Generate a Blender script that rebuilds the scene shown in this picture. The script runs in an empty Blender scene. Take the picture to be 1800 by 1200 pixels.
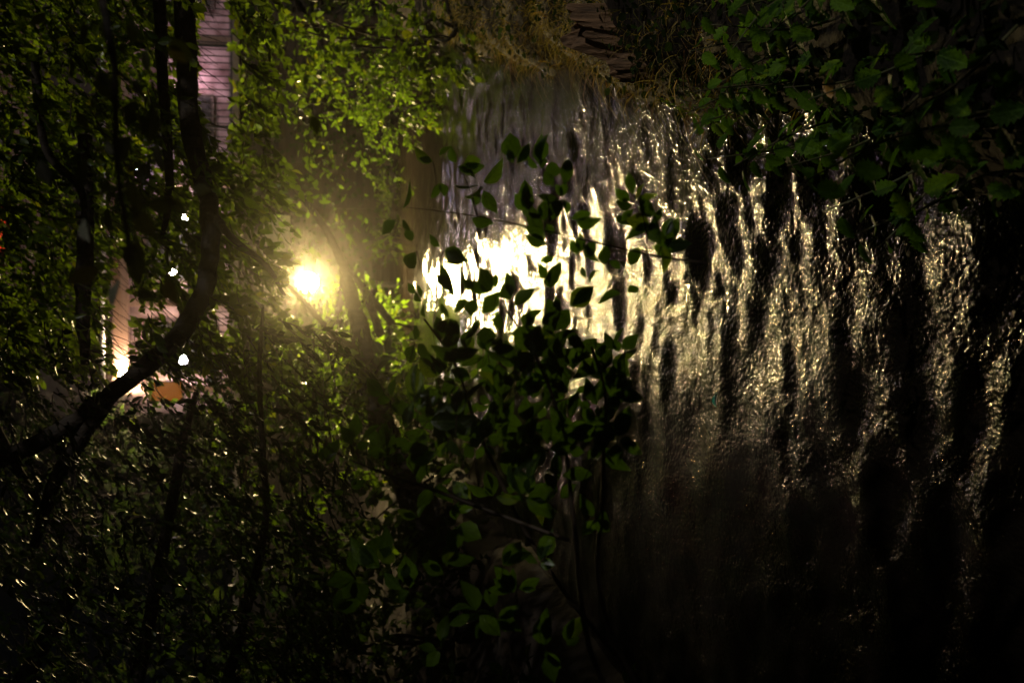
import bpy, bmesh, math, random
import numpy as np
from mathutils import Matrix, Vector

random.seed(7)
rng = np.random.default_rng(7)
scene = bpy.context.scene
COL = scene.collection

# ------------------------------------------------------------------ camera
# The photograph was taken with the camera turned on its side: the world's "up" is the picture's left.
CAM_H, FPX, PITCH = 2.2, 2000.0, math.radians(10.8)
cp, sp = math.cos(PITCH), math.sin(PITCH)
CAM = np.array([0.0, 0.0, CAM_H])
FWD = np.array([0.0, cp, -sp])
RGT = np.array([0.0, -sp, -cp])
UPV = np.array([1.0, 0.0, 0.0])
cam_data = bpy.data.cameras.new('camera')
cam = bpy.data.objects.new('camera', cam_data)
COL.objects.link(cam)
cam.matrix_world = Matrix(((RGT[0], UPV[0], -FWD[0], 0), (RGT[1], UPV[1], -FWD[1], 0),
                           (RGT[2], UPV[2], -FWD[2], CAM_H), (0, 0, 0, 1)))
cam_data.sensor_width = 36
cam_data.lens = 36 * FPX / 1800
cam_data.clip_start = 0.05
cam_data.clip_end = 400
cam_data.dof.use_dof = True
cam_data.dof.focus_distance = 5.0
cam_data.dof.aperture_fstop = 3.2
scene.camera = cam

# ------------------------------------------------------------------ night sky, faint moon, exposure
SUN_EL, SUN_AZ = math.radians(30), math.radians(130)   # low, behind the camera to the right
world = bpy.data.worlds.new('World')
scene.world = world
world.use_nodes = True
wn = world.node_tree.nodes
sky = wn.new('ShaderNodeTexSky')
sky.sky_type = 'NISHITA'
sky.sun_disc = False
sky.sun_elevation = SUN_EL
sky.sun_rotation = SUN_AZ
wn['Background'].inputs['Strength'].default_value = 0.00012
world.node_tree.links.new(sky.outputs[0], wn['Background'].inputs['Color'])
sun_data = bpy.data.lights.new('moon', 'SUN')
sun_data.energy = 0.5
sun_data.angle = math.radians(0.5)
sun_data.color = (1.0, 0.95, 0.88)
sun = bpy.data.objects.new('moon', sun_data)
COL.objects.link(sun)
sd = Vector((math.sin(SUN_AZ) * math.cos(SUN_EL), math.cos(SUN_AZ) * math.cos(SUN_EL), math.sin(SUN_EL)))
sun.rotation_euler = sd.to_track_quat('Z', 'Y').to_euler()
sun.location = (0, -4, 12)
vs = scene.view_settings
vs.view_transform = 'Standard'
vs.look = 'None'
vs.exposure = 0.3
vs.gamma = 1.0
vs.use_curve_mapping = False
scene.render.engine = 'CYCLES'
cy = scene.cycles
cy.use_denoising = True
cy.max_bounces = 3
cy.diffuse_bounces = 1
cy.glossy_bounces = 2
cy.transmission_bounces = 2
cy.volume_bounces = 0
cy.transparent_max_bounces = 8
cy.sample_clamp_indirect = 4.0
cy.caustics_reflective = False
cy.caustics_refractive = False


def P(u, v, d):
    """world point seen at photograph pixel (u, v) of 1800x1200 at axis depth d metres"""
    return CAM + d * (FWD + (u - 900.0) / FPX * RGT + (600.0 - v) / FPX * UPV)


def PY(u, v, y):
    """the same pixel at the place where its line of sight reaches world depth y"""
    return P(u, v, y / (FWD[1] + (u - 900.0) / FPX * RGT[1]))


def project(p):
    q = np.asarray(p, float) - CAM
    d = q @ FWD
    d = np.maximum(d, 1e-3)
    return 900 + FPX * (q @ RGT) / d, 600 - FPX * (q @ UPV) / d, d


def unit(v):
    v = np.asarray(v, float)
    return v / (np.linalg.norm(v) + 1e-9)


# ------------------------------------------------------------------ object helpers
def tag(o, label=None, cat=None, group=None, kind=None):
    for k, v in (('label', label), ('category', cat), ('group', group), ('kind', kind)):
        if v:
            o[k] = v
    return o


def link(name, mesh, mat=None, parent=None, loc=None):
    o = bpy.data.objects.new(name, mesh)
    COL.objects.link(o)
    if mat is not None and len(mesh.materials) == 0:
        mesh.materials.append(mat)
    if parent is not None:
        o.parent = parent
    if loc is not None:
        o.location = loc
    return o


def empty(name, loc, label, cat, group=None):
    o = bpy.data.objects.new(name, None)
    COL.objects.link(o)
    o.location = loc
    o.empty_display_size = 0.1
    return tag(o, label, cat, group)


def np_mesh(name, verts, faces_flat, sizes, smooth=True):
    """fast mesh from arrays: vertices, concatenated face indices, face sizes"""
    me = bpy.data.meshes.new(name)
    verts = np.asarray(verts, np.float32)
    faces_flat = np.asarray(faces_flat, np.int32)
    sizes = np.asarray(sizes, np.int32)
    me.vertices.add(len(verts))
    me.vertices.foreach_set('co', verts.ravel())
    me.loops.add(len(faces_flat))
    me.loops.foreach_set('vertex_index', faces_flat)
    me.polygons.add(len(sizes))
    starts = np.concatenate(([0], np.cumsum(sizes)[:-1])).astype(np.int32)
    me.polygons.foreach_set('loop_start', starts)
    me.polygons.foreach_set('use_smooth', np.full(len(sizes), smooth))
    me.update(calc_edges=True)
    return me


class MB:
    """collects shapes into one mesh; coordinates are given in world space minus origin"""
    def __init__(self, origin=(0, 0, 0)):
        self.o = np.asarray(origin, float)
        self.v, self.f = [], []

    def add(self, verts, faces):
        n = len(self.v)
        self.v.extend([tuple(np.asarray(p, float) - self.o) for p in verts])
        self.f.extend([tuple(i + n for i in q) for q in faces])

    def box(self, x0, x1, y0, y1, z0, z1):
        v = [(x, y, z) for x in (x0, x1) for y in (y0, y1) for z in (z0, z1)]
        self.add(v, [(0, 1, 3, 2), (4, 6, 7, 5), (0, 4, 5, 1), (2, 3, 7, 6), (0, 2, 6, 4), (1, 5, 7, 3)])

    def tube(self, pts, rad, n=6, rough=0.0, cap=True):
        pts = [np.asarray(p, float) for p in pts]
        rad = [rad] * len(pts) if np.isscalar(rad) else list(rad)
        base = len(self.v)
        vv, ff = [], []
        ref = np.array([0.3, 0.2, 0.93])
        for i, p in enumerate(pts):
            t = unit(pts[min(i + 1, len(pts) - 1)] - pts[max(i - 1, 0)])
            a = np.cross(t, ref)
            if np.linalg.norm(a) < 0.1:
                a = np.cross(t, np.array([1.0, 0, 0]))
            a = unit(a)
            b = np.cross(t, a)
            for k in range(n):
                an = 2 * math.pi * k / n
                r = rad[i] * (1 + (rough * random.uniform(-1, 1) if rough else 0))
                vv.append(p + r * (math.cos(an) * a + math.sin(an) * b))
        for i in range(len(pts) - 1):
            for k in range(n):
                k2 = (k + 1) % n
                ff.append((i * n + k, i * n + k2, (i + 1) * n + k2, (i + 1) * n + k))
        if cap:
            ff.append(tuple(range(n - 1, -1, -1)))
            m = (len(pts) - 1) * n
            ff.append(tuple(m + k for k in range(n)))
        self.add(vv, ff)

    def lathe(self, centre, axis, prof, n=20):
        """prof: (distance along axis, radius)"""
        axis = unit(axis)
        a = unit(np.cross(axis, [0.13, 0.2, 0.97]))
        b = np.cross(axis, a)
        vv, ff = [], []
        for (h, r) in prof:
            for k in range(n):
                an = 2 * math.pi * k / n
                vv.append(np.asarray(centre) + axis * h + max(r, 1e-4) * (math.cos(an) * a + math.sin(an) * b))
        for i in range(len(prof) - 1):
            for k in range(n):
                k2 = (k + 1) % n
                ff.append((i * n + k, i * n + k2, (i + 1) * n + k2, (i + 1) * n + k))
        ff.append(tuple(range(n - 1, -1, -1)))
        m = (len(prof) - 1) * n
        ff.append(tuple(m + k for k in range(n)))
        self.add(vv, ff)

    def build(self, name, mat, parent=None, smooth=False):
        me = bpy.data.meshes.new(name)
        me.from_pydata(self.v, [], self.f)
        me.update()
        bm = bmesh.new()
        bm.from_mesh(me)
        bmesh.ops.recalc_face_normals(bm, faces=bm.faces)
        bm.to_mesh(me)
        bm.free()
        if smooth:
            me.polygons.foreach_set('use_smooth', [True] * len(me.polygons))
        return link(name, me, mat, parent, None if parent is not None else tuple(self.o))


def smooth_path(pts, k=6):
    """Catmull-Rom through rows of any width"""
    p = np.asarray(pts, float)
    p = np.vstack([2 * p[0] - p[1], p, 2 * p[-1] - p[-2]])
    out = []
    for i in range(1, len(p) - 2):
        for j in range(k):
            t = j / k
            out.append(0.5 * ((2 * p[i]) + (-p[i - 1] + p[i + 1]) * t + (2 * p[i - 1] - 5 * p[i] + 4 * p[i + 1] - p[i + 2]) * t * t
                              + (-p[i - 1] + 3 * p[i] - 3 * p[i + 1] + p[i + 2]) * t ** 3))
    out.append(p[-2])
    return np.array(out)


# ------------------------------------------------------------------ materials
def new_mat(name):
    m = bpy.data.materials.new(name)
    m.use_nodes = True
    nt = m.node_tree
    return m, nt, nt.nodes['Principled BSDF'], nt.nodes['Material Output']


def ramp(nt, fac, stops):
    r = nt.nodes.new('ShaderNodeValToRGB')
    el = r.color_ramp.elements
    while len(el) < len(stops):
        el.new(0.5)
    for e, (pos, c) in zip(el, stops):
        e.position = pos
        e.color = (*c, 1)
    nt.links.new(fac, r.inputs[0])
    return r.outputs[0]


def noise(nt, scale, detail=4, rough=0.55, coord='Object', stretch=None):
    tc = nt.nodes.new('ShaderNodeTexCoord')
    out = tc.outputs[coord]
    if stretch:
        mp = nt.nodes.new('ShaderNodeMapping')
        mp.inputs['Scale'].default_value = stretch
        nt.links.new(out, mp.inputs[0])
        out = mp.outputs[0]
    n = nt.nodes.new('ShaderNodeTexNoise')
    n.inputs['Scale'].default_value = scale
    n.inputs['Detail'].default_value = detail
    n.inputs['Roughness'].default_value = rough
    nt.links.new(out, n.inputs['Vector'])
    return n.outputs['Fac']


def bump(nt, bs, h, strength=0.5, dist=0.02):
    b = nt.nodes.new('ShaderNodeBump')
    b.inputs['Strength'].default_value = strength
    b.inputs['Distance'].default_value = dist
    nt.links.new(h, b.inputs['Height'])
    nt.links.new(b.outputs[0], bs.inputs['Normal'])
    return b


def simple(name, c1, c2, scale=8, rough=0.7, bstr=0.4, bdist=0.02, stretch=None, metal=0.0, detail=5):
    m, nt, bs, out = new_mat(name)
    f = noise(nt, scale, detail, stretch=stretch)
    nt.links.new(ramp(nt, f, [(0.3, c1), (0.7, c2)]), bs.inputs['Base Color'])
    bs.inputs['Roughness'].default_value = rough
    bs.inputs['Metallic'].default_value = metal
    bump(nt, bs, f, bstr, bdist)
    return m


VEINED = {}


def leaf_mat(name, dark, light, trans, rough=0.38, tfac=0.45, spec=0.5):
    m = leaf_shader(name, dark, light, trans, rough, tfac, spec, False)
    VEINED[m.name] = leaf_shader(name + '_veined', dark, light, trans, rough, tfac, spec, True)
    return m


def leaf_shader(name, dark, light, trans, rough, tfac, spec, veins):
    m, nt, bs, out = new_mat(name)
    g = nt.nodes.new('ShaderNodeNewGeometry')
    oi = nt.nodes.new('ShaderNodeObjectInfo')
    ad = nt.nodes.new('ShaderNodeMath'); ad.operation = 'ADD'
    nt.links.new(g.outputs['Random Per Island'], ad.inputs[0])
    nt.links.new(oi.outputs['Random'], ad.inputs[1])
    fr = nt.nodes.new('ShaderNodeMath'); fr.operation = 'FRACT'
    nt.links.new(ad.outputs[0], fr.inputs[0])
    c = ramp(nt, fr.outputs[0], [(0.0, dark), (0.85, light), (1.0, tuple(min(1, 1.5 * x) for x in light))])
    ct = ramp(nt, fr.outputs[0], [(0.0, tuple(x * 0.6 for x in trans)), (0.9, trans), (1.0, (trans[0] * 1.8, trans[1] * 1.2, trans[2]))])
    hgt = noise(nt, 9 if veins else 60, 3)
    if veins:       # single leaves carry a midrib and side veins (the leaf's own axes: length along Y), blotches and dull spots
        def mth(op, a, b_=None):
            n_ = nt.nodes.new('ShaderNodeMath')
            n_.operation = op
            for i_, q_ in enumerate((a, b_)):
                if q_ is None:
                    continue
                if isinstance(q_, (int, float)):
                    n_.inputs[i_].default_value = q_
                else:
                    nt.links.new(q_, n_.inputs[i_])
            return n_.outputs[0]
        tc_ = nt.nodes.new('ShaderNodeTexCoord')
        sx = nt.nodes.new('ShaderNodeSeparateXYZ')
        nt.links.new(tc_.outputs['Object'], sx.inputs[0])
        ax = mth('ABSOLUTE', sx.outputs['X'])
        mid = mth('LESS_THAN', ax, 0.018)
        ph_ = mth('FRACT', mth('MULTIPLY', mth('SUBTRACT', sx.outputs['Y'], mth('MULTIPLY', ax, 0.9)), 7.0))
        sidev = mth('MULTIPLY', mth('LESS_THAN', ph_, 0.12), 0.5)
        vein = mth('MAXIMUM', mid, sidev)
        blot = ramp(nt, noise(nt, 4.5, 4, 0.6), [(0.3, (0.55, 0.55, 0.5)), (0.62, (1, 1, 1)), (0.8, (1.25, 1.05, 0.9))])
        def tint(col, vc):
            mb_ = nt.nodes.new('ShaderNodeMixRGB')
            mb_.blend_type = 'MULTIPLY'
            mb_.inputs[0].default_value = 1.0
            nt.links.new(col, mb_.inputs[1])
            nt.links.new(blot, mb_.inputs[2])
            mv_ = nt.nodes.new('ShaderNodeMixRGB')
            mv_.inputs[2].default_value = (*vc, 1)
            nt.links.new(vein, mv_.inputs[0])
            nt.links.new(mb_.outputs[0], mv_.inputs[1])
            return mv_.outputs[0]
        c = tint(c, tuple(min(1, x * 1.7 + 0.01) for x in light))
        ct = tint(ct, tuple(x * 0.45 for x in trans))
        hgt = mth('SUBTRACT', hgt, mth('MULTIPLY', vein, 0.6))
    nt.links.new(c, bs.inputs['Base Color'])
    bs.inputs['Roughness'].default_value = rough
    bs.inputs['Specular IOR Level'].default_value = spec
    bump(nt, bs, hgt, 0.3, 0.02 if veins else 0.002)
    tr = nt.nodes.new('ShaderNodeBsdfTranslucent')
    nt.links.new(ct, tr.inputs['Color'])
    mx = nt.nodes.new('ShaderNodeMixShader')
    mx.inputs[0].default_value = tfac
    nt.links.new(bs.outputs[0], mx.inputs[1])
    nt.links.new(tr.outputs[0], mx.inputs[2])
    nt.links.new(mx.outputs[0], out.inputs['Surface'])
    return m


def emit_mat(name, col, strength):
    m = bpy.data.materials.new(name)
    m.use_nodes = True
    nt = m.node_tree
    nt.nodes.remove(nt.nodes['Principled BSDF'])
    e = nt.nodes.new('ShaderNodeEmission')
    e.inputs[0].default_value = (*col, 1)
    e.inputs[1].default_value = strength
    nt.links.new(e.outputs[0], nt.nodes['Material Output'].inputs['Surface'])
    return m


M = {}
M['leaf'] = leaf_mat('leaf_green', (0.022, 0.05, 0.004), (0.055, 0.095, 0.008), (0.24, 0.4, 0.01), 0.33, 0.5, 0.35)
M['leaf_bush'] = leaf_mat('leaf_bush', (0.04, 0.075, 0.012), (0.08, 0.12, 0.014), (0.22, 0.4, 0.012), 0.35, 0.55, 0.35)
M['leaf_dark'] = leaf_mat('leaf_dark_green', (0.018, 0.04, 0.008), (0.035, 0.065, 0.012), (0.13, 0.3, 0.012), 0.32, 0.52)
M['leaf_in_shade'] = leaf_mat('leaf_in_shade', (0.012, 0.026, 0.005), (0.028, 0.045, 0.008), (0.035, 0.075, 0.006), 0.3, 0.35, 0.28)  # leaf green darkened to put the shade of the lower left into colour
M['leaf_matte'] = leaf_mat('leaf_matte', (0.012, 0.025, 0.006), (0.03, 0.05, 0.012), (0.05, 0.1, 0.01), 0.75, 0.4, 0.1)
M['leaf_nettle'] = leaf_mat('leaf_nettle', (0.03, 0.09, 0.012), (0.075, 0.16, 0.018), (0.17, 0.42, 0.02), 0.55, 0.55, 0.25)
M['leaf_near_lit'] = leaf_mat('leaf_near_lit', (0.07, 0.085, 0.05), (0.17, 0.17, 0.13), (0.12, 0.16, 0.02), 0.5, 0.3)  # paled leaf colour stands in for light on the near branch
M['grass'] = leaf_mat('grass_blade', (0.16, 0.16, 0.03), (0.42, 0.3, 0.08), (0.4, 0.32, 0.04), 0.5, 0.45)
M['straw'] = leaf_mat('dry_straw', (0.16, 0.1, 0.05), (0.3, 0.2, 0.1), (0.25, 0.15, 0.06), 0.6, 0.35)
M['bark'] = simple('bark', (0.012, 0.009, 0.006), (0.05, 0.036, 0.025), 18, 0.85, 1.0, 0.03, (1, 1, 0.35))
M['twig'] = simple('twig', (0.03, 0.02, 0.012), (0.06, 0.04, 0.022), 40, 0.7, 0.4, 0.003)
M['stem'] = simple('green_stem', (0.05, 0.07, 0.02), (0.09, 0.07, 0.03), 40, 0.6, 0.3, 0.003)
M['soil'] = simple('soil', (0.01, 0.0065, 0.004), (0.03, 0.019, 0.011), 9, 0.9, 0.6, 0.03)
M['rotten'] = simple('rotten_wood', (0.06, 0.035, 0.018), (0.32, 0.18, 0.09), 9, 0.8, 1.0, 0.03, (3, 3, 0.4))
M['timber'] = simple('old_timber', (0.014, 0.01, 0.006), (0.05, 0.036, 0.02), 6, 0.8, 0.6, 0.01, (0.3, 4, 4))
M['beam'] = simple('painted_beam', (0.34, 0.2, 0.15), (0.46, 0.28, 0.21), 5, 0.6, 0.3, 0.01, (0.3, 4, 4))
M['iron'] = simple('black_iron', (0.012, 0.012, 0.012), (0.03, 0.028, 0.026), 20, 0.5, 0.2, 0.003)
M['zinc'] = simple('zinc', (0.3, 0.29, 0.28), (0.45, 0.43, 0.4), 6, 0.4, 0.2, 0.004, None, 0.6)
M['stucco'] = simple('pink_stucco', (0.14, 0.07, 0.06), (0.6, 0.42, 0.42), 2.2, 0.85, 0.4, 0.02)
M['roof'] = simple('dark_roof', (0.03, 0.02, 0.018), (0.07, 0.045, 0.04), 4, 0.8, 0.4, 0.02)
M['paint'] = simple('frame_paint', (0.08, 0.06, 0.05), (0.14, 0.1, 0.08), 8, 0.5, 0.2, 0.004)
M['concrete'] = simple('concrete', (0.1, 0.085, 0.07), (0.22, 0.19, 0.16), 3, 0.9, 0.5, 0.02)
M['panel'] = simple('pale_panel', (0.35, 0.36, 0.2), (0.5, 0.5, 0.28), 4, 0.7, 0.3, 0.01)
M['teal'] = simple('teal_plastic', (0.0, 0.16, 0.1), (0.005, 0.28, 0.17), 12, 0.4, 0.3, 0.004)
M['dry_leaf'] = leaf_mat('dry_leaf', (0.5, 0.33, 0.18), (0.62, 0.45, 0.28), (0.62, 0.42, 0.22), 0.7, 0.45, 0.2)

m, nt, bs, out = new_mat('brick')
bt = nt.nodes.new('ShaderNodeTexBrick')
tc = nt.nodes.new('ShaderNodeTexCoord')
mp = nt.nodes.new('ShaderNodeMapping')
mp.inputs['Rotation'].default_value = (math.radians(90), 0, 0)
nt.links.new(tc.outputs['Object'], mp.inputs[0])
nt.links.new(mp.outputs[0], bt.inputs['Vector'])
for k, v in (('Color1', (0.28, 0.12, 0.09, 1)), ('Color2', (0.4, 0.2, 0.16, 1)), ('Mortar', (0.4, 0.34, 0.3, 1))):
    bt.inputs[k].default_value = v
bt.inputs['Scale'].default_value = 1.0
bt.inputs['Brick Width'].default_value = 0.24
bt.inputs['Row Height'].default_value = 0.08
bt.inputs['Mortar Size'].default_value = 0.008
nt.links.new(bt.outputs['Color'], bs.inputs['Base Color'])
bs.inputs['Roughness'].default_value = 0.85
bump(nt, bs, bt.outputs['Fac'], -0.4, 0.01)
M['brick'] = m

m, nt, bs, out = new_mat('river_water')
bs.inputs['Base Color'].default_value = (0.012, 0.009, 0.006, 1)
bs.inputs['Roughness'].default_value = 0.11
bs.inputs['IOR'].default_value = 1.33
n1 = noise(nt, 15.0, 2, 0.5, stretch=(1, 0.5, 1))
n2 = noise(nt, 56.0, 2, 0.5, stretch=(1, 0.58, 1))
b1 = nt.nodes.new('ShaderNodeBump')
b1.inputs['Strength'].default_value = 1.0
b1.inputs['Distance'].default_value = 0.011
nt.links.new(n1, b1.inputs['Height'])
b2 = nt.nodes.new('ShaderNodeBump')
b2.inputs['Strength'].default_value = 1.0
b2.inputs['Distance'].default_value = 0.0095
nt.links.new(n2, b2.inputs['Height'])
tcw = nt.nodes.new('ShaderNodeTexCoord')
sxyz = nt.nodes.new('ShaderNodeSeparateXYZ')
nt.links.new(tcw.outputs['Object'], sxyz.inputs[0])
mr = nt.nodes.new('ShaderNodeMapRange')          # the pool below the quay is calmer than the run near the bridge
for k, v in (('From Min', 8.0), ('From Max', 16.0), ('To Min', 1.0), ('To Max', 0.28)):
    mr.inputs[k].default_value = v
nt.links.new(sxyz.outputs['Y'], mr.inputs['Value'])
nt.links.new(mr.outputs[0], b1.inputs['Strength'])
nt.links.new(mr.outputs[0], b2.inputs['Strength'])
nt.links.new(b1.outputs[0], b2.inputs['Normal'])
nt.links.new(b2.outputs[0], bs.inputs['Normal'])
M['water'] = m


# ------------------------------------------------------------------ terrain
def bank_r(y):
    return 0.29 * y - 0.47 + 0.12 * np.sin(y * 1.7) * np.exp(-y / 30) + 0.05 * np.sin(y * 5.1)


def bank_l(y):
    return -2.5 + 0.05 * y + 0.1 * np.sin(y * 1.3 + 1)


def ground_z(x, y):
    x, y = np.asarray(x, float), np.asarray(y, float)
    dr = x - bank_r(np.minimum(y, 25))
    dl = bank_l(np.minimum(y, 25)) - x
    d = np.maximum(dr, dl)
    s = np.clip((d + 0.25) / 0.6, 0, 1)
    h = -0.45 + 0.8 * s * s * (3 - 2 * s)
    h = h + np.clip(d - 0.35, 0, 3) * 0.22 + np.clip(d - 3.35, 0, 40) * 0.05
    h = h + 0.05 * np.sin(x * 2.3 + y) * np.sin(y * 2.9 - x) * (d > 0)
    return np.where(y > 25.4, np.maximum(3.38, 0 * h + 3.38), h)


def strip_axis(lo, hi, fine_lo, fine_hi, step, ratio=1.35):
    a = list(np.arange(fine_lo, fine_hi, step))
    s, x = step, fine_hi
    while x < hi:
        a.append(x); s *= ratio; x += s
    a.append(hi)
    s, x = step, fine_lo - step
    while x > lo:
        a.insert(0, x); s *= ratio; x -= s
    a.insert(0, lo)
    return np.array(a)


gx = strip_axis(-55, 55, -6, 10, 0.12)
gy = np.sort(np.concatenate([strip_axis(-30, 55, 0, 25, 0.14), [25.39, 25.41]]))
X, Y = np.meshgrid(gx, gy)
Z = ground_z(X, Y)
Z += (0.03 * np.sin(X * 7.1 + 2 * np.sin(Y * 3)) * np.sin(Y * 6.3) + 0.02 * np.sin(X * 15 + Y * 9)) * (Z > -0.3) * (Y < 25)
nr, nc = X.shape
idx = np.arange(nr * nc).reshape(nr, nc)
quads = np.stack([idx[:-1, :-1], idx[:-1, 1:], idx[1:, 1:], idx[1:, :-1]], -1).reshape(-1, 4)
gm = np_mesh('ground', np.stack([X, Y, Z], -1).reshape(-1, 3), quads.ravel(), np.full(len(quads), 4))
tag(link('ground', gm, M['soil']), kind='structure')

SEED_WATER = 11
# river: rippled sheet, finer near the camera
wy = np.concatenate([np.linspace(-6, 1.2, 12)[:-1], np.geomspace(1.2, 25.3, 820)])
wt = np.concatenate([np.linspace(-2.2, -0.5, 50)[:-1], np.linspace(-0.5, 0.5, 430), np.linspace(0.5, 2.2, 50)[1:]])
WT, WY = np.meshgrid(wt, wy)
WX = WT * np.maximum(WY, 2.0) * 0.9
WZ = np.zeros_like(WX)
swell = 0.6 + 0.4 * np.sin(WX * 1.9 + 0.7 * np.sin(WY * 0.9)) * np.sin(WY * 1.4 + 1.3 * np.sin(WX * 1.1))
wr = random.Random(SEED_WATER)
for i in range(14):     # longer swell
    lam = wr.uniform(0.6, 1.3)
    ang = wr.gauss(math.pi / 2, 0.8)
    k = 2 * math.pi / lam
    WZ += 0.03 / k * np.sin(k * (WX * math.cos(ang) + WY * math.sin(ang)) + wr.uniform(0, 6.28) + 1.6 * np.sin(WX * 3.1 + i) * np.sin(WY * 0.9 + i))
for i in range(90):
    lam = math.exp(wr.uniform(math.log(0.07), math.log(0.55)))
    ang = wr.gauss(math.pi / 2, 0.7) if lam > 0.22 else wr.uniform(0, math.pi)
    k = 2 * math.pi / lam
    slope = 0.036 if lam > 0.22 else 0.03
    ph = wr.uniform(0, 6.28)
    arg = k * (WX * math.cos(ang) + WY * math.sin(ang)) + ph + 1.5 * np.sin(WX * 2.9 + i) * np.sin(WY * 1.1 + 2 * i)
    lim = np.clip((lam / (0.0037 * np.maximum(WY, 1.0)) - 2) / 2, 0, 1) * np.interp(WY, [9, 17], [1.0, 1.1])
    WZ += slope / k * np.sin(arg) * (swell if lam < 0.7 else 1.0) * lim
nr, nc = WX.shape
idx = np.arange(nr * nc).reshape(nr, nc)
quads = np.stack([idx[:-1, :-1], idx[:-1, 1:], idx[1:, 1:], idx[1:, :-1]], -1).reshape(-1, 4)
wm = np_mesh('river', np.stack([WX, WY, WZ], -1).reshape(-1, 3), quads.ravel(), np.full(len(quads), 4))
tag(link('river', wm, M['water']), kind='structure')


# ------------------------------------------------------------------ far bank: timber quay wall, lamp, railing, buildings
def box_part(name, mat, parent, x0, x1, y0, y1, z0, z1):
    o = MB(parent.location)
    o.box(x0, x1, y0, y1, z0, z1)
    return o.build(name, mat, parent)


wall = empty('quay_wall', (1.5, 25.2, 0), 'dark timber quay wall of long horizontal boards behind the bright floodlight', 'wall')
for bi in range(20):
    z0 = -0.4 + bi * 0.185
    for si in range(6):
        x0 = -9 + si * 4
        dy = random.uniform(-0.012, 0.012)
        box_part('board', M['timber'], wall, x0 + 0.01, x0 + 3.99, 25.22 + dy, 25.3 + dy, z0, z0 + 0.175)
for si in range(7):
    x0 = -9 + si * 4
    box_part('post', M['timber'], wall, x0 - 0.1, x0 + 0.1, 25.05, 25.205, -0.5, 3.35)
box_part('coping', M['concrete'], wall, -9.2, 15.2, 25.0, 25.6, 3.385, 3.5)

# floodlight on a post in the water's edge
lp = PY(541, 497, 23.8)
fl = empty('floodlight', (lp[0], lp[1], -0.1), 'glaring round warm floodlight on a post above the water', 'lamp')
b = MB(fl.location); b.tube([(lp[0], lp[1] + 0.42, -0.45), (lp[0], lp[1] + 0.42, lp[2] + 0.25)], 0.05, 10); b.build('post', M['iron'], fl)
b = MB(fl.location); b.lathe(lp, (0, 1, 0), [(-0.02, 0.225), (0.0, 0.24), (0.1, 0.23), (0.25, 0.16), (0.33, 0.08), (0.36, 0.07)]); b.build('housing', M['iron'], fl, True)
b = MB(fl.location); b.lathe(lp, (0, -1, 0), [(0.03, 0.2), (0.06, 0.188), (0.09, 0.15), (0.11, 0.08), (0.115, 0.0)]); b.build('glass', emit_mat('flood_glow', (1.0, 0.74, 0.31), 2300), fl, True)
b = MB(fl.location); b.box(lp[0] - 0.06, lp[0] + 0.06, lp[1] + 0.3, lp[1] + 0.4, lp[2] - 0.08, lp[2] + 0.08); b.build('bracket', M['iron'], fl)

# pale panel (a sign board without lettering) up beside the floodlight
pp = PY(487, 440, 24.92)
pn = empty('pale_board', (pp[0], pp[1], pp[2] - 0.3), 'pale green board fixed to the quay wall beside the floodlight', 'board')
box_part('panel', M['panel'], pn, pp[0] - 0.9, pp[0] + 0.75, 24.9, 24.94, pp[2] - 0.28, pp[2] + 0.28)
box_part('batten', M['timber'], pn, pp[0] - 0.6, pp[0] - 0.5, 24.94, 25.04, pp[2] - 0.4, pp[2] + 0.3)
box_part('batten', M['timber'], pn, pp[0] + 0.4, pp[0] + 0.5, 24.94, 25.04, pp[2] - 0.4, pp[2] + 0.3)

# railing along the terrace edge (the darkening ivy on the wall is added further down)
rail = empty('terrace_railing', (4.0, 25.3, 3.5), 'black iron railing with upright bars along the terrace edge', 'railing')
for i in range(110):
    x = -4 + i * 0.145
    box_part('baluster', M['iron'], rail, x - 0.012, x + 0.012, 25.288, 25.312, 3.56, 4.42)
for x in np.arange(-4.07, 12.1, 1.74):
    box_part('post', M['iron'], rail, x - 0.03, x + 0.03, 25.27, 25.33, 3.502, 4.55)
box_part('rail', M['iron'], rail, -4.1, 12.0, 25.265, 25.335, 4.42, 4.46)
box_part('rail', M['iron'], rail, -4.1, 12.0, 25.275, 25.325, 3.53, 3.56)

# low pavilion with lit facade
pav = empty('pavilion', (3.0, 28.0, 3.38), 'low pink pavilion with a lit eaves beam behind the leaves', 'building')
box_part('wall', M['stucco'], pav, -1.7, 10.5, 28.0, 28.25, 3.2, 6.6)
box_part('side_wall', M['stucco'], pav, -1.7, -1.45, 28.26, 33.0, 3.2, 6.6)
box_part('plinth', M['concrete'], pav, -1.8, 10.6, 27.92, 27.995, 3.3, 3.75)
bz = PY(213, 550, 27.4)[2]
box_part('eaves_beam', M['beam'], pav, -1.2, 10.2, 27.3, 27.5, bz - 0.17, bz + 0.17)
gz = PY(181, 550, 27.0)[2]
g = MB(pav.location); g.tube([(-1.25, 27.0, gz), (10.7, 27.0, gz)], 0.05, 10); g.build('gutter', M['zinc'], pav, True)
r = MB(pav.location)
r.add([(-1.9, 27.05, gz + 0.02), (10.9, 27.05, gz + 0.02), (10.9, 33.5, gz + 2.6), (-1.9, 33.5, gz + 2.6),
       (-1.9, 27.05, gz + 0.12), (10.9, 27.05, gz + 0.12), (10.9, 33.5, gz + 2.7), (-1.9, 33.5, gz + 2.7)],
      [(0, 1, 2, 3), (4, 5, 6, 7), (0, 1, 5, 4), (2, 3, 7, 6), (1, 2, 6, 5), (0, 3, 7, 4)])
roof = r.build('roof', M['roof'], pav)
for x in (-1.1, 0.9, 3.7, 7.0, 10.1):
    box_part('column', M['beam'], pav, x - 0.09, x + 0.09, 27.31, 27.49, 3.39, bz - 0.172)
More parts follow.
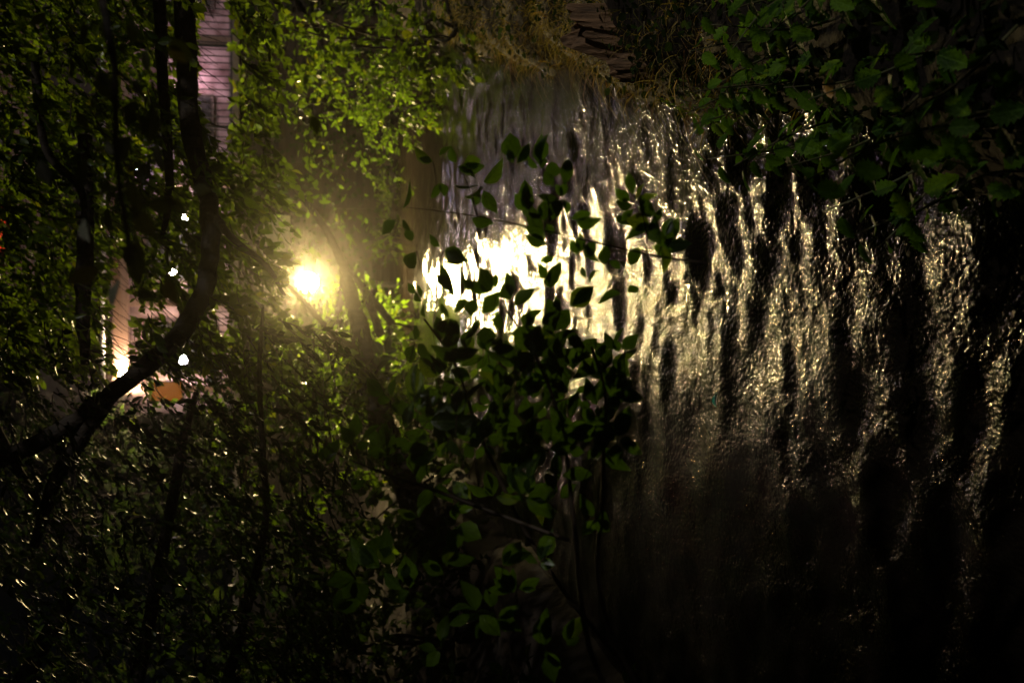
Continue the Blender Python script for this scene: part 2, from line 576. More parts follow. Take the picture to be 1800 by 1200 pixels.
for (x0, x1) in ((-0.7, 0.4), (1.5, 2.9), (4.6, 5.8), (8.0, 9.2)):
    w = box_part('window', M['paint'], pav, x0 - 0.08, x1 + 0.08, 27.94, 27.997, 4.1, 5.7)
    mb = MB(pav.location); mb.box(x0, (x0 + x1) / 2 - 0.03, 27.92, 27.937, 4.18, 5.62)
    mb.build('pane', M['iron'], w)
    mb = MB(pav.location); mb.box((x0 + x1) / 2 + 0.03, x1, 27.92, 27.937, 4.18, 5.62)
    mb.build('pane', M['iron'], w)

# tall brick house behind
hs = empty('brick_house', (6, 36, 3.38), 'tall brick house rising behind the pavilion roof', 'building')
box_part('wall', M['brick'], hs, 1.5, 18, 36, 36.5, 3.3, 15)
for fz in (7.2, 10.8):
    for x in np.arange(2.7, 17, 2.9):
        w = box_part('window', M['paint'], hs, x, x + 1.1, 35.93, 35.997, fz, fz + 1.9)
        mb = MB(hs.location); mb.box(x + 0.08, x + 1.02, 35.9, 35.927, fz + 0.08, fz + 1.82); mb.build('pane', M['iron'], w)
        mb = MB(hs.location); mb.box(x - 0.1, x + 1.2, 35.8, 35.925, fz - 0.12, fz - 0.003); mb.build('sill', M['concrete'], w)
box_part('roof', M['roof'], hs, 1.0, 18.5, 35.5, 42, 15.003, 15.4)


def wall_lamp(u, v, d, r, col, strength, label, name='wall_lantern'):
    c = PY(u, v, d)
    e = empty(name, (c[0], c[1], c[2] - r * 1.6), label, 'lamp', 'lanterns on the pavilion')
    o = MB(e.location)
    o.lathe((c[0], c[1], c[2]), (0, 0, 1), [(-r, r * 0.45), (-r * 0.6, r * 0.85), (0, r), (r * 0.6, r * 0.85), (r, r * 0.4)], 14)
    o.build('globe', emit_mat(name + '_glow', col, strength), e, True)
    o = MB(e.location)
    o.lathe((c[0], c[1], c[2]), (0, 0, 1), [(r * 1.02, r * 0.9), (r * 1.2, r * 0.8), (r * 1.6, r * 0.15), (r * 1.8, 0.01)], 14)
    o.build('cap', M['iron'], e)
    o = MB(e.location)
    o.tube([(c[0], c[1], c[2] + r * 1.5), (c[0], c[1] + 0.15, c[2] + r * 2.2), (c[0], c[1] + 0.35, c[2] + r * 2.0)], 0.012, 6)
    o.build('arm', M['iron'], e)
    return e


eaves_lamp = wall_lamp(219, 661, 27.12, 0.11, (1.0, 0.72, 0.45), 520, 'dazzling lantern at the end of the lit eaves beam, behind the curved bough')
ec = PY(219, 661, 26.8)
ed = unit(np.array([0.05, -1.0, -0.22]))
b = MB(eaves_lamp.location); b.lathe(ec, ed, [(0.0, 0.15), (0.03, 0.145), (0.06, 0.1), (0.07, 0.0)], 16); b.build('lens', emit_mat('eaves_boost_glow', (1.0, 0.7, 0.42), 400), eaves_lamp, True)  # extra emitter before the globe, added to brighten the river glitter
b = MB(eaves_lamp.location); b.lathe(ec, -ed, [(-0.03, 0.165), (0.005, 0.175), (0.07, 0.16), (0.12, 0.06)], 16); b.build('light_shield', M['iron'], eaves_lamp, True)  # back plate added to keep the extra light off the facade
wall_lamp(325, 383, 27.6, 0.085, (1.0, 0.8, 0.72), 170, 'white lantern glimpsed right above the curved bough')
wall_lamp(304, 478, 27.6, 0.07, (1.0, 0.8, 0.7), 110, 'smallest pinkish lantern in the gap beside the curved bough')
wall_lamp(321, 632, 27.6, 0.1, (1.0, 0.86, 0.8), 150, 'white lantern below the curved bough next to the amber board')
wall_lamp(242, 298, 27.2, 0.07, (0.75, 0.7, 1.0), 90, 'small bluish white lantern high among the leaves')
wall_lamp(330, 140, 27.6, 0.14, (1.0, 0.68, 0.82), 35, 'added pinkish lantern over the terrace railing, mostly hidden by leaves')  # lantern added to light the facade behind the railing
wall_lamp(300, -60, 27.6, 0.14, (1.0, 0.7, 0.84), 65, 'unseen pinkish lantern added beyond the top edge of the picture')  # unseen lantern added past the picture edge to brighten the facade

# amber board and red lamp
ap = PY(292, 687, 27.3)
ab = empty('amber_board', (ap[0], ap[1], ap[2] - 0.5), 'small amber board hanging under the pavilion eaves', 'sign')
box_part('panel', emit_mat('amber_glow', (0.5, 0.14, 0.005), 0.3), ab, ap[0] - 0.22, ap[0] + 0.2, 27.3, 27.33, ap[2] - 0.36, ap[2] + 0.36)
box_part('frame', M['iron'], ab, ap[0] - 0.26, ap[0] + 0.24, 27.331, 27.36, ap[2] - 0.4, ap[2] + 0.4)
rp = PY(-8, 398, 35.6)
rl = empty('red_sign', (rp[0], rp[1], rp[2] - 0.6), 'blurred red light panel high up at the left edge of the picture', 'sign')
box_part('panel', emit_mat('red_glow', (1.0, 0.06, 0.02), 0.5), rl, rp[0] - 0.7, rp[0] + 0.7, 35.6, 35.66, rp[2] - 0.25, rp[2] + 0.25)
box_part('back', M['iron'], rl, rp[0] - 0.75, rp[0] + 0.75, 35.661, 35.89, rp[2] - 0.3, rp[2] + 0.3)


# ------------------------------------------------------------------ leaf templates (base at origin, length along +Y, face up +Z)
def leaf_template(stations, curl=0.12, fold=0.1):
    """stations: (s, half width)"""
    v, f = [], []
    rows = []
    for s, w in stations:
        z = -curl * s * s
        if w <= 1e-4:
            rows.append([len(v)]); v.append((0, s, z))
        else:
            rows.append([len(v), len(v) + 1, len(v) + 2])
            v += [(-w, s, z + fold * w / 0.28), (0, s, z), (w, s, z + fold * w / 0.28)]
    for a, c in zip(rows[:-1], rows[1:]):
        if len(a) == 1 and len(c) == 3:
            f += [(a[0], c[1], c[0]), (a[0], c[2], c[1])]
        elif len(a) == 3 and len(c) == 3:
            f += [(a[0], a[1], c[1], c[0]), (a[1], a[2], c[2], c[1])]
        else:
            f += [(a[0], a[1], c[0]), (a[1], a[2], c[0])]
    return np.array(v, float), f


def serrated_template(teeth=6):
    v, f = [], []
    mid, left, right = [], [], []
    n = teeth * 2
    for i in range(n + 1):
        s = i / n
        w = 0.36 * (math.sin(math.pi * min(1, (s * 0.88 + 0.1))) ** 0.8) * (1 - s * 0.35)
        tip = (i % 2 == 1)
        ww = w * (1.28 if tip else 0.84)
        ss = s - (0.05 if tip and i > 1 else 0) + 0.05
        if i == n:
            ww = 0.012
        mid.append(len(v)); v.append((0, s, -0.16 * s * s))
        left.append(len(v)); v.append((-ww, min(ss + 0.04, 1.02), -0.16 * s * s + 0.09 * ww / 0.3 - 0.02 * tip))
        right.append(len(v)); v.append((ww, min(ss + 0.04, 1.02), -0.16 * s * s + 0.09 * ww / 0.3 - 0.02 * tip))
    for i in range(n):
        f += [(left[i], mid[i], mid[i + 1], left[i + 1]), (mid[i], right[i], right[i + 1], mid[i + 1])]
    return np.array(v, float), f


TEMPL = {
    'ovate': leaf_template([(0, 0), (0.1, 0.1), (0.3, 0.27), (0.55, 0.28), (0.8, 0.13), (0.92, 0.035), (1, 0)], 0.16, 0.09),
    'round': leaf_template([(0, 0), (0.1, 0.17), (0.35, 0.37), (0.62, 0.34), (0.85, 0.12), (0.93, 0.035), (1, 0)], 0.1, 0.06),
    'narrow': leaf_template([(0, 0), (0.3, 0.16), (0.65, 0.14), (1, 0)], 0.22, 0.07),
    'small': leaf_template([(0, 0), (0.35, 0.25), (0.7, 0.2), (1, 0)], 0.18, 0.1),
    'nettle': serrated_template(),
    'curled': leaf_template([(0, 0), (0.1, 0.12), (0.32, 0.26), (0.6, 0.27), (0.85, 0.13), (1, 0)], 0.42, 0.2),
    'long': leaf_template([(0, 0), (0.12, 0.08), (0.35, 0.21), (0.6, 0.23), (0.84, 0.13), (1, 0)], 0.05, 0.14),
}
TMESH = {}


def template_mesh(kind, mat):
    key = (kind, mat.name)
    if key not in TMESH:
        v, f = TEMPL[kind]
        TMESH[key] = np_mesh('leaf_' + kind, v, [i for q in f for i in q], [len(q) for q in f])
        TMESH[key].materials.append(VEINED.get(mat.name, mat))
    return TMESH[key]


def frame(ydir, normal):
    y = unit(ydir)
    n = np.asarray(normal, float)
    n = n - y * (n @ y)
    if np.linalg.norm(n) < 1e-3:
        n = np.cross(y, [0.3, 0.5, 0.8])
    n = unit(n)
    x = np.cross(y, n)
    return np.stack([x, y, n], 1)


class Plant:
    """a thing: Empty at its base > trunk, branch, leaf parts; the leaves beyond the limit form one part of kind stuff"""
    def __init__(self, name, loc, label, cat, group=None, mat='leaf', limit=300, minpx=10):
        self.root = empty(name, tuple(loc), label, cat, group)
        self.loc = np.asarray(loc, float)
        self.mat = M[mat]
        self.limit, self.minpx = limit, minpx
        self.leaves = []
        self.tw = MB(loc)
        self.bark = M['bark']

    def limb(self, pts, rad, name='branch', n=9, k=6, mat=None):
        q = smooth_path(np.column_stack([np.asarray(pts, float), np.asarray(rad, float)]), k)
        q[:, :3] += rng.normal(0, 1, (len(q), 3)) * q[:, 3:4] * 0.08
        m = MB(self.loc)
        m.tube(list(q[:, :3]), list(q[:, 3]), n, 0.1)
        return m.build(name, mat or self.bark, self.root, True)

    def twig(self, pts, r0, r1=None, n=4):
        r1 = r0 * 0.4 if r1 is None else r1
        self.tw.tube(pts, list(np.linspace(r0, r1, len(pts))), n)

    def leaf(self, pos, ydir, normal, size, kind='ovate', width=1.0):
        self.leaves.append((np.asarray(pos, float), frame(ydir, normal), size, kind, width))

    def spray(self, base, direc, length, n, size, kind='small', up=(0, 0, 1), droop=0.15, jit=0.35, r=0.004):
        """twig with leaves to either side, roughly flat in the plane across `up`"""
        d = unit(direc)
        up = unit(up)
        side = unit(np.cross(d, up))
        pts = []
        for i in range(5):
            t = i / 4
            pts.append(np.asarray(base) + d * length * t - np.array([0, 0, 1]) * droop * length * t * t + rng.normal(0, 0.02 * length, 3) * (i > 0))
        self.twig(pts, r)
        pts = np.array(pts)
        for i in range(n):
            t = (i + 0.6) / n
            k = min(int(t * 4), 3)
            p = pts[k] + (pts[k + 1] - pts[k]) * (t * 4 - k)
            s = -1 if i % 2 else 1
            yd = d * rng.uniform(0.5, 1.0) + side * s * rng.uniform(0.5, 1.0) - np.array([0, 0, 1]) * droop * rng.uniform(0, 1.5) + rng.normal(0, jit * 0.5, 3)
            self.leaf(p, yd, up + rng.normal(0, jit, 3), size * rng.uniform(0.7, 1.2), kind, rng.uniform(0.8, 1.15))
        self.leaf(pts[-1], d + rng.normal(0, 0.2, 3), up + rng.normal(0, jit, 3), size, kind)

    def finish(self, gaps=None):
        if gaps:
            keep = []
            for l in self.leaves:
                u, v, d = project(l[0] + l[1][:, 1] * l[2] * 0.5)
                if not inside(u, v, gaps):
                    keep.append(l)
            self.leaves = keep
        if self.tw.v:
            o = self.tw.build('twigs', M['twig'], self.root)
            tag(o, kind='stuff')
        if not self.leaves:
            return self
        pos = np.array([l[0] for l in self.leaves])
        u, v, d = project(pos)
        size = np.array([l[2] for l in self.leaves])
        px = size * FPX / d
        inn = (u > -20) & (u < 1820) & (v > -20) & (v < 1220) & (d > 0.1)
        score = np.where(inn, px, -1)
        order = np.argsort(-score)
        single = [i for i in order[:self.limit] if score[i] >= self.minpx]
        sset = set(single)
        for i in single:
            p, F, s, kind, w = self.leaves[i]
            o = bpy.data.objects.new('leaf', template_mesh(kind, self.mat))
            COL.objects.link(o)
            o.parent = self.root
            q = p - self.loc
            A = F * np.array([s * w, s, s])
            o.matrix_basis = Matrix(((*A[0], q[0]), (*A[1], q[1]), (*A[2], q[2]), (0, 0, 0, 1)))
        rest = [i for i in range(len(self.leaves)) if i not in sset]
        if rest:
            V, Fl, S = [], [], []
            off = 0
            for kind in set(self.leaves[i][3] for i in rest):
                ids = [i for i in rest if self.leaves[i][3] == kind]
                tv, tf = TEMPL[kind]
                A = np.array([self.leaves[i][1] * np.array([self.leaves[i][2] * self.leaves[i][4], self.leaves[i][2], self.leaves[i][2]]) for i in ids])
                pp_ = np.array([self.leaves[i][0] for i in ids]) - self.loc
                vv = np.einsum('mij,nj->mni', A, tv) + pp_[:, None, :]
                V.append(vv.reshape(-1, 3))
                flat = np.array([i for q in tf for i in q])
                siz = np.array([len(q) for q in tf])
                m_ = len(ids)
                Fl.append((flat[None, :] + (np.arange(m_) * len(tv))[:, None] + off).ravel())
                S.append(np.tile(siz, m_))
                off += m_ * len(tv)
            me = np_mesh('foliage', np.vstack(V), np.concatenate(Fl), np.concatenate(S))
            o = link('foliage', me, self.mat, self.root)
            tag(o, kind='stuff')
        return self


def inside(u, v, ell):
    return any(((u - a) / rx) ** 2 + ((v - b_) / ry) ** 2 < 1 for a, b_, rx, ry in ell)


LEFT = np.array([-1.0, 0, 0])
UP = np.array([0, 0, 1.0])

# openings in the canopy through which the lit terrace shows
GAPS = [(378, 110, 32, 140), (212, 552, 20, 105), (325, 383, 7, 9), (304, 478, 6, 7), (321, 634, 9, 9),
        (242, 298, 6, 6), (219, 661, 10, 10), (292, 687, 28, 14), (541, 497, 36, 34), (181, 600, 7, 80), (300, 545, 14, 26), (390, 560, 12, 30)]

# ------------------------------------------------------------------ tree with the curved bough (stands on the right bank, outside the picture)
b0 = np.array([4.4, 7.6, float(ground_z(4.4, 7.6)) - 0.1])
t1 = Plant('leaning_tree', b0, 'leaning tree whose thick curved dark bough crosses in front of the lit pavilion', 'tree', None, 'leaf')
bough = [P(332, -420, 7.6), P(326, -120, 7.5), P(326, 60, 7.4), P(336, 230, 7.3), P(368, 370, 7.2), P(364, 490, 7.15), P(322, 580, 7.1), P(255, 645, 7.05), P(170, 712, 7.0), P(70, 775, 6.9), P(-60, 830, 6.8), P(-300, 900, 6.7)]
t1.limb([b0, b0 + [-0.35, 0, 1.2], bough[0] + [0.15, 0, -0.4], bough[0]], [0.2, 0.17, 0.14, 0.12], 'trunk', 12)
t1.limb(bough, [0.075, 0.07, 0.066, 0.062, 0.06, 0.06, 0.062, 0.058, 0.055, 0.052, 0.046, 0.035], 'branch', 12)
t1.limb([P(185, 702, 7.0), P(130, 790, 7.0), P(95, 850, 7.05), P(60, 960, 7.1)], [0.06, 0.05, 0.045, 0.03])
t1.limb([P(280, -150, 7.6), P(282, 60, 7.5), P(290, 200, 7.4), P(298, 330, 7.3), P(285, 420, 7.3)], [0.045, 0.04, 0.035, 0.028, 0.015])
t1.limb([P(376, 380, 7.2), P(410, 420, 7.0), P(470, 470, 6.9), P(500, 520, 6.8)], [0.03, 0.022, 0.016, 0.01])
t1.limb([P(150, 240, 8.2), P(150, 400, 8.0), P(145, 520, 7.9), P(150, 640, 7.8)], [0.05, 0.06, 0.055, 0.03])
t1.limb([P(60, 100, 7.6), P(80, 260, 7.6), P(140, 330, 7.5), P(150, 400, 7.6)], [0.03, 0.028, 0.026, 0.02])
for i in range(2000):
    u, v = random.uniform(-40, 470), random.uniform(-60, 640)
    if inside(u, v, GAPS):
        continue
    if u > 400 and random.random() < 0.5:
        continue
    d = random.uniform(7.7, 11.0) if random.random() < 0.96 else random.uniform(6.2, 7.0)
    p = P(u, v, d)
    direc = LEFT * random.uniform(0.3, 1) + np.array([0, random.uniform(-0.6, 0.6), random.uniform(-0.9, 0.1)])
    t1.spray(p, direc, random.uniform(0.12, 0.3), random.randint(4, 8), random.uniform(0.06, 0.11), random.choice(('small', 'narrow', 'narrow', 'long')), up=(random.uniform(-0.5, 0.5), random.choice((-1, 1)) * random.uniform(0.3, 1.4), 1), droop=0.3, jit=0.5)
for i in range(380):
    u, v = random.uniform(-40, 480), random.uniform(-60, 620)
    if inside(u, v, GAPS):
        continue
    t1.spray(P(u, v, random.uniform(10.5, 13)), LEFT * random.uniform(0.3, 1) + np.array([0, random.uniform(-0.6, 0.6), random.uniform(-0.9, 0.1)]), 0.35, random.randint(5, 8), random.uniform(0.1, 0.15), 'ovate', up=(random.uniform(-0.5, 0.5), random.choice((-1, 1)) * random.uniform(0.3, 1.6), 1), droop=0.3, jit=0.6)
# its unseen crown, added right of the picture to shade the left bank
for i in range(1500):
    c = np.array([random.uniform(4.2, 5.3), random.uniform(-5.0, 8.5), random.uniform(4.4, 11.5)])
    u, v, d = project(c)
    if v > -60 and d > 0.5:
        continue
    t1.spray(c, rng.normal(0, 1, 3), 0.6, 7, 0.3, 'ovate', jit=0.6)
t1.finish(GAPS)

# ------------------------------------------------------------------ tree on the left bank: its crown fills the picture's lower left
b2 = np.array([-3.4, 8.5, float(ground_z(-3.4, 8.5)) - 0.1])
t2 = Plant('overhanging_tree', b2, 'large tree with dense small leaves filling the dark lower left of the picture', 'tree', None, 'leaf_in_shade')
t2.limb([b2, b2 + [0.1, 0, 1.5], b2 + [0.3, 0.2, 3.2], b2 + [0.4, 0.3, 5.5]], [0.2, 0.17, 0.13, 0.06], 'trunk', 12)
t2.limb([b2 + [0.25, 0.1, 2.4], P(460, 960, 8.2), P(462, 800, 8.0), P(456, 660, 7.9), P(462, 540, 7.8)], [0.05, 0.028, 0.022, 0.018, 0.01])
t2.limb([b2 + [0.3, 0.2, 3.0], P(300, 900, 8.0), P(320, 780, 7.9), P(345, 690, 7.8)], [0.06, 0.04, 0.032, 0.02])
t2.limb([b2 + [0.38, 0.3, 4.0], P(140, 1000, 8.0), P(60, 880, 7.9), P(-30, 700, 7.8)], [0.07, 0.05, 0.04, 0.02])
for i in range(1300):
    u, v = random.uniform(-60, 620), random.uniform(560, 1260)
    if inside(u, v, GAPS) or (v < 700 and u > 480 and random.random() < 0.6):
        continue
    d = random.uniform(5.6, 10.5)
    p = P(u, v, d)
    direc = LEFT * random.uniform(0.2, 1) + np.array([0, random.uniform(-0.6, 0.6), random.uniform(-0.8, 0.2)])
    t2.spray(p, direc, random.uniform(0.12, 0.3), random.randint(5, 8), random.uniform(0.05, 0.085), 'narrow' if random.random() < 0.6 else 'small', droop=0.2, jit=0.4)
t2.finish(GAPS)

# ------------------------------------------------------------------ forked trunk beside the floodlight
b3 = np.array([-3.4, 15.2, float(ground_z(-3.4, 15.2)) - 0.1])
t3 = Plant('forked_tree', b3, 'forked dark trunk leaning in front of the floodlight glow', 'tree', None, 'leaf_bush')
t3.limb([b3, P(735, 900, 15), P(690, 800, 15), P(660, 700, 15), P(640, 610, 15), P(622, 540, 15), P(606, 470, 15)], [0.24, 0.22, 0.19, 0.17, 0.14, 0.11, 0.07], 'trunk', 12)
t3.limb([P(672, 600, 15), P(690, 570, 14.9), P(650, 520, 14.8), P(618, 478, 14.8)][1:], [0.05, 0.05, 0.03])
t3.limb([P(690, 800, 15), P(670, 590, 14.8), P(645, 520, 14.7), P(620, 480, 14.7)][1:], [0.06, 0.05, 0.03])
t3.limb([P(606, 470, 15), P(570, 400, 15), P(520, 330, 15.1), P(470, 250, 15.2)], [0.06, 0.045, 0.03, 0.015])
t3.limb([P(640, 610, 15), P(600, 600, 14.8), P(560, 560, 14.6), P(525, 520, 14.5), P(480, 480, 14.4)], [0.05, 0.04, 0.035, 0.03, 0.015])
for i in range(250):
    u, v = random.gauss(570, 110), random.gauss(700, 110)
    if inside(u, v, [(541, 497, 36, 34)]):
        continue
    d = random.uniform(13.6, 16.5)
    t3.spray(P(u, v, d), LEFT * random.uniform(-0.5, 1) + rng.normal(0, 0.5, 3), 0.3, random.randint(4, 7), random.uniform(0.1, 0.17), 'ovate', droop=0.2, jit=0.6)
for i in range(110):
    u, v = random.uniform(440, 700), random.uniform(120, 460)
    d = random.uniform(13.5, 19)
    t3.spray(P(u, v, d), LEFT * random.uniform(0.1, 1) + rng.normal(0, 0.5, 3), 0.3, random.randint(2, 5), random.uniform(0.07, 0.13), random.choice(('ovate', 'long', 'small')), droop=0.3, jit=0.6)
t3.finish(GAPS)

# ------------------------------------------------------------------ bushes lit by the floodlight
def blob_bush(name, centre, rad, n, size, label, mat, kind='ovate', group=None, stems=5, flat=0.5, cond=None):
    c = np.asarray(centre, float)
    base = np.array([c[0], c[1], float(ground_z(c[0], c[1]))])
    pl = Plant(name, base, label, 'bush', group, mat)
    for k in range(stems):
        q = c + rng.normal(0, 0.35, 3) * rad
        pl.limb([base + rng.normal(0, 0.05, 3) * [1, 1, 0], (base * 0.5 + q * 0.5) + rng.normal(0, 0.08, 3), q], [0.03, 0.02, 0.008], 'stem', 6, 4)
    for i in range(n):
        w = rng.normal(0, 1, 3)
        w = w / np.linalg.norm(w) * rng.uniform(0.25, 1.0) ** 0.5
        p = c + w * rad
        if p[2] < float(ground_z(p[0], p[1])) - 0.02:
            continue
        if cond is not None:
            u, v, d = project(p)
            if not cond(u, v):
                continue
        pl.spray(p, w + [0, 0, 0.1] + rng.normal(0, 0.4, 3), random.uniform(2.0, 3.0) * size, random.randint(5, 8), size * random.uniform(0.8, 1.2), kind, up=unit(w * 0.6 + UP * flat + rng.normal(0, 0.2, 3)), jit=0.5)
    return pl.finish()


not_lamp = lambda u, v: not inside(u, v, [(541, 497, 40, 36)])
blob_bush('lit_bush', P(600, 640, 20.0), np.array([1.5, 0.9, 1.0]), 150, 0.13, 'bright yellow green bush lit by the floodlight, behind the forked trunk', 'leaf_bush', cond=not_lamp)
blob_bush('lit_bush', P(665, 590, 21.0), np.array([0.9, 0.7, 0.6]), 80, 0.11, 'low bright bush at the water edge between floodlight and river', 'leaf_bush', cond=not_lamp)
blob_bush('quay_bush', P(560, 830, 15.5), np.array([1.7, 1.4, 2.0]), 300, 0.17, 'dim bush on the left bank under the lit bush', 'leaf_in_shade')
for (u, v, rr, lab) in ((688, 420, 0.45, 'small weed tuft at the wall foot, nearest the floodlight reflection'), (690, 330, 0.35, 'tiny weed tuft at the foot of the dark quay wall'),
                        (684, 690, 0.6, 'low weed tuft at the wall foot behind the forked trunk')):
    blob_bush('wall_weed', PY(u, v, 24.6), np.array([rr, 0.35, rr * 0.7]), 40, 0.1, lab, 'leaf', 'long', stems=3)
# bush hanging over the water from the right bank
blob_bush('bank_bush', P(640, 110, 18.5), np.array([1.1, 1.0, 0.9]), 170, 0.11, 'leafy green bush on the right bank hanging beside the far water', 'leaf_bush', 'small')
blob_bush('bank_bush', P(700, 175, 17.5), np.array([0.65, 0.8, 0.6]), 120, 0.1, 'small leaved bush trailing into the far water edge', 'leaf_bush', 'small')
blob_bush('bank_bush', P(470, 60, 16.5), np.array([1.2, 1.2, 1.1]), 110, 0.14, 'dark tall bush on the right bank beneath the terrace railing', 'leaf', 'ovate', cond=lambda u, v: u > 425)
blob_bush('bank_bush', P(770, 40, 13.0), np.array([0.7, 0.8, 0.45]), 70, 0.11, 'dark broad leaved bush on the right bank next to the golden grass', 'leaf', 'round')
ivy = Plant('added_ivy', (4.0, 25.15, 0.2), 'dark ivy added to darken the timber quay wall behind the floodlight', 'ivy', None, 'leaf_matte')  # ivy added so the wall behind the lamp stays dark
for k in range(9):
    x0 = -1.5 + k * 1.1 + random.uniform(-0.3, 0.3)
    pts = [np.array([x0 + 0.25 * math.sin(2.1 * t + k), 25.14, 0.1 + t * 0.8]) for t in np.arange(0, 4.2, 0.5)]
    ivy.twig(pts, 0.012, 0.005, 5)
    for q in range(190):
        t = random.uniform(0, 3.9)
        ivy.leaf(np.array([x0 + 0.25 * math.sin(2.1 * t + k) + random.gauss(0, 0.35), 25.14 - random.uniform(0.0, 0.12), 0.15 + t * 0.8]),
                 np.array([random.uniform(-1, 1), -0.2, random.uniform(-1, 0.3)]), np.array([0, -1, 0.4]) + rng.normal(0, 0.4, 3), random.uniform(0.07, 0.14), 'round')
ivy.finish()
# dark thicket added on the left bank to block the floodlight
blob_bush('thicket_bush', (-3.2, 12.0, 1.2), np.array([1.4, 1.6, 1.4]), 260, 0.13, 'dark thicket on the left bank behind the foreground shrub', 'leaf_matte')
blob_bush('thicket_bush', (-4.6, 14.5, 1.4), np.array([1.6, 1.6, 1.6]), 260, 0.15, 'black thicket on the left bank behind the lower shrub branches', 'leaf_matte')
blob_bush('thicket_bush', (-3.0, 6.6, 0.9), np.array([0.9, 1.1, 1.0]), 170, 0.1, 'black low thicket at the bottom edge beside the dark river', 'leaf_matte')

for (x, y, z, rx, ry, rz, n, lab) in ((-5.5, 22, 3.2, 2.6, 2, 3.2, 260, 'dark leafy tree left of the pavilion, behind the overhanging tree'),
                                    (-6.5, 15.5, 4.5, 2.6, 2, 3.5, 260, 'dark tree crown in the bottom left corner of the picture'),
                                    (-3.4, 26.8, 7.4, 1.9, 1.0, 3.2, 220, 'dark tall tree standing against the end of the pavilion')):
    blob_bush('dark_tree', (x, y, z), np.array([rx, ry, rz]), n, 0.24, lab, 'leaf_matte', stems=6)  # near-black leaf colour stands in for shade on these trees

# ------------------------------------------------------------------ foreground shrub with oval leaves over the water
sb = np.array([-1.75, 2.7, 0.1])
sh = Plant('foreground_shrub', sb, 'foreground shrub with oval leaves silhouetted against the glittering river', 'shrub', None, 'leaf_dark')
D0 = 3.0
def near_stem(pts, r):
    pts = [P(u, v, d) for u, v, d in pts]
    sh.limb(pts, list(np.linspace(r, r * 0.35, len(pts))), 'branch', 6, 5, M['twig'])
    return pts
near_stem([(1300, 1500, 2.9), (1060, 1200, 2.9), (1010, 930, 2.95), (990, 760, 3.0), (940, 620, 3.0), (890, 545, 3.0)], 0.009)
near_stem([(1300, 1500, 2.8), (1070, 1100, 2.85), (1060, 850, 2.9), (1065, 700, 2.9), (1040, 610, 2.95)], 0.008)
near_stem([(1400, 1500, 3.0), (1000, 1050, 3.1), (860, 800, 3.1), (800, 640, 3.15), (745, 560, 3.2)], 0.008)
near_stem([(1240, 462, 2.9), (1165, 452, 2.9), (1110, 440, 2.9), (1000, 415, 2.95), (900, 392, 3.0), (820, 377, 3.05), (700, 362, 3.1)], 0.0032)
near_stem([(1140, 470, 2.9), (1135, 400, 2.9), (1120, 345, 2.88)], 0.003)
near_stem([(985, 412, 2.95), (965, 360, 2.95), (940, 315, 2.93)], 0.003)
near_stem([(840, 382, 3.05), (825, 330, 3.05), (808, 290, 3.03)], 0.003)
near_stem([(1000, 950, 3.0), (760, 860, 3.1), (600, 800, 3.1), (520, 730, 3.2)], 0.006)
CL = [(805, 292, 5), (845, 325, 4), (762, 285, 3), (775, 318, 2), (905, 292, 4), (952, 298, 5), (822, 382, 2), (780, 440, 3), (732, 440, 2), (702, 380, 3),
      (930, 372, 5), (988, 350, 6), (958, 392, 4), (1002, 385, 3), (1118, 362, 7), (1152, 400, 4), (1162, 432, 5), (1192, 442, 3), (1082, 372, 1), (1022, 465, 4),
      (1062, 470, 3), (1100, 478, 3), (945, 460, 2), (962, 430, 2), (1100, 515, 2), (742, 530, 3), (800, 525, 3), (832, 515, 3), (872, 522, 3), (902, 540, 3),
      (962, 522, 3), (985, 550, 4), (950, 570, 4), (1002, 540, 2), (1022, 592, 2), (985, 602, 3), (880, 590, 4), (760, 580, 3), (790, 560, 3), (850, 612, 4),
      (1040, 620, 2), (990, 652, 3), (1060, 662, 3), (1100, 656, 2), (930, 650, 5), (940, 622, 5), (1000, 690, 4), (1050, 712, 4), (900, 682, 5), (1080, 700, 3),
      (920, 580, 4), (840, 560, 4), (780, 620, 4), (730, 600, 3)]
def cluster(pl, u, v, n, d, size, kinds=('ovate', 'curled', 'round', 'long', 'ovate'), face=0.8):
    c = P(u, v, d + random.uniform(-0.12, 0.12))
    to = unit(CAM - c)
    for k in range(n):
        an = random.uniform(0, 6.28)
        yd = math.cos(an) * UPV + math.sin(an) * RGT * 0.8 + 0.5 * UPV + rng.normal(0, 0.25, 3)
        nn = to * face + UP * 0.35 + rng.normal(0, 0.45, 3)
        q = c + yd * size * random.uniform(0.0, 0.35)
        pl.leaf(q, yd, nn, size * random.uniform(0.5, 1.25), random.choice(kinds), random.uniform(0.85, 1.15))
    a = c + rng.normal(0, 0.02, 3)
    pl.twig([c, c - UPV * random.uniform(0.02, 0.07) + RGT * random.uniform(-0.03, 0.03) + FWD * 0.02], 0.0016, n=4)
for (u, v, n) in CL:
    cluster(sh, u, v, n, D0, 0.066)
for i in range(190):
    u = random.uniform(560, 1090)
    v = random.uniform(620, 1150)
    if v > 820 and random.random() < 0.65:
        continue
    if v < 1180 - (u - 0) * 0.62 - 60 + 0 and u < 760:
        continue
    if u > 1000 and v > 960 and random.random() < 0.6:
        continue
    cluster(sh, u, v, random.randint(3, 5), random.uniform(2.8, 3.5), 0.07)
sh.finish()

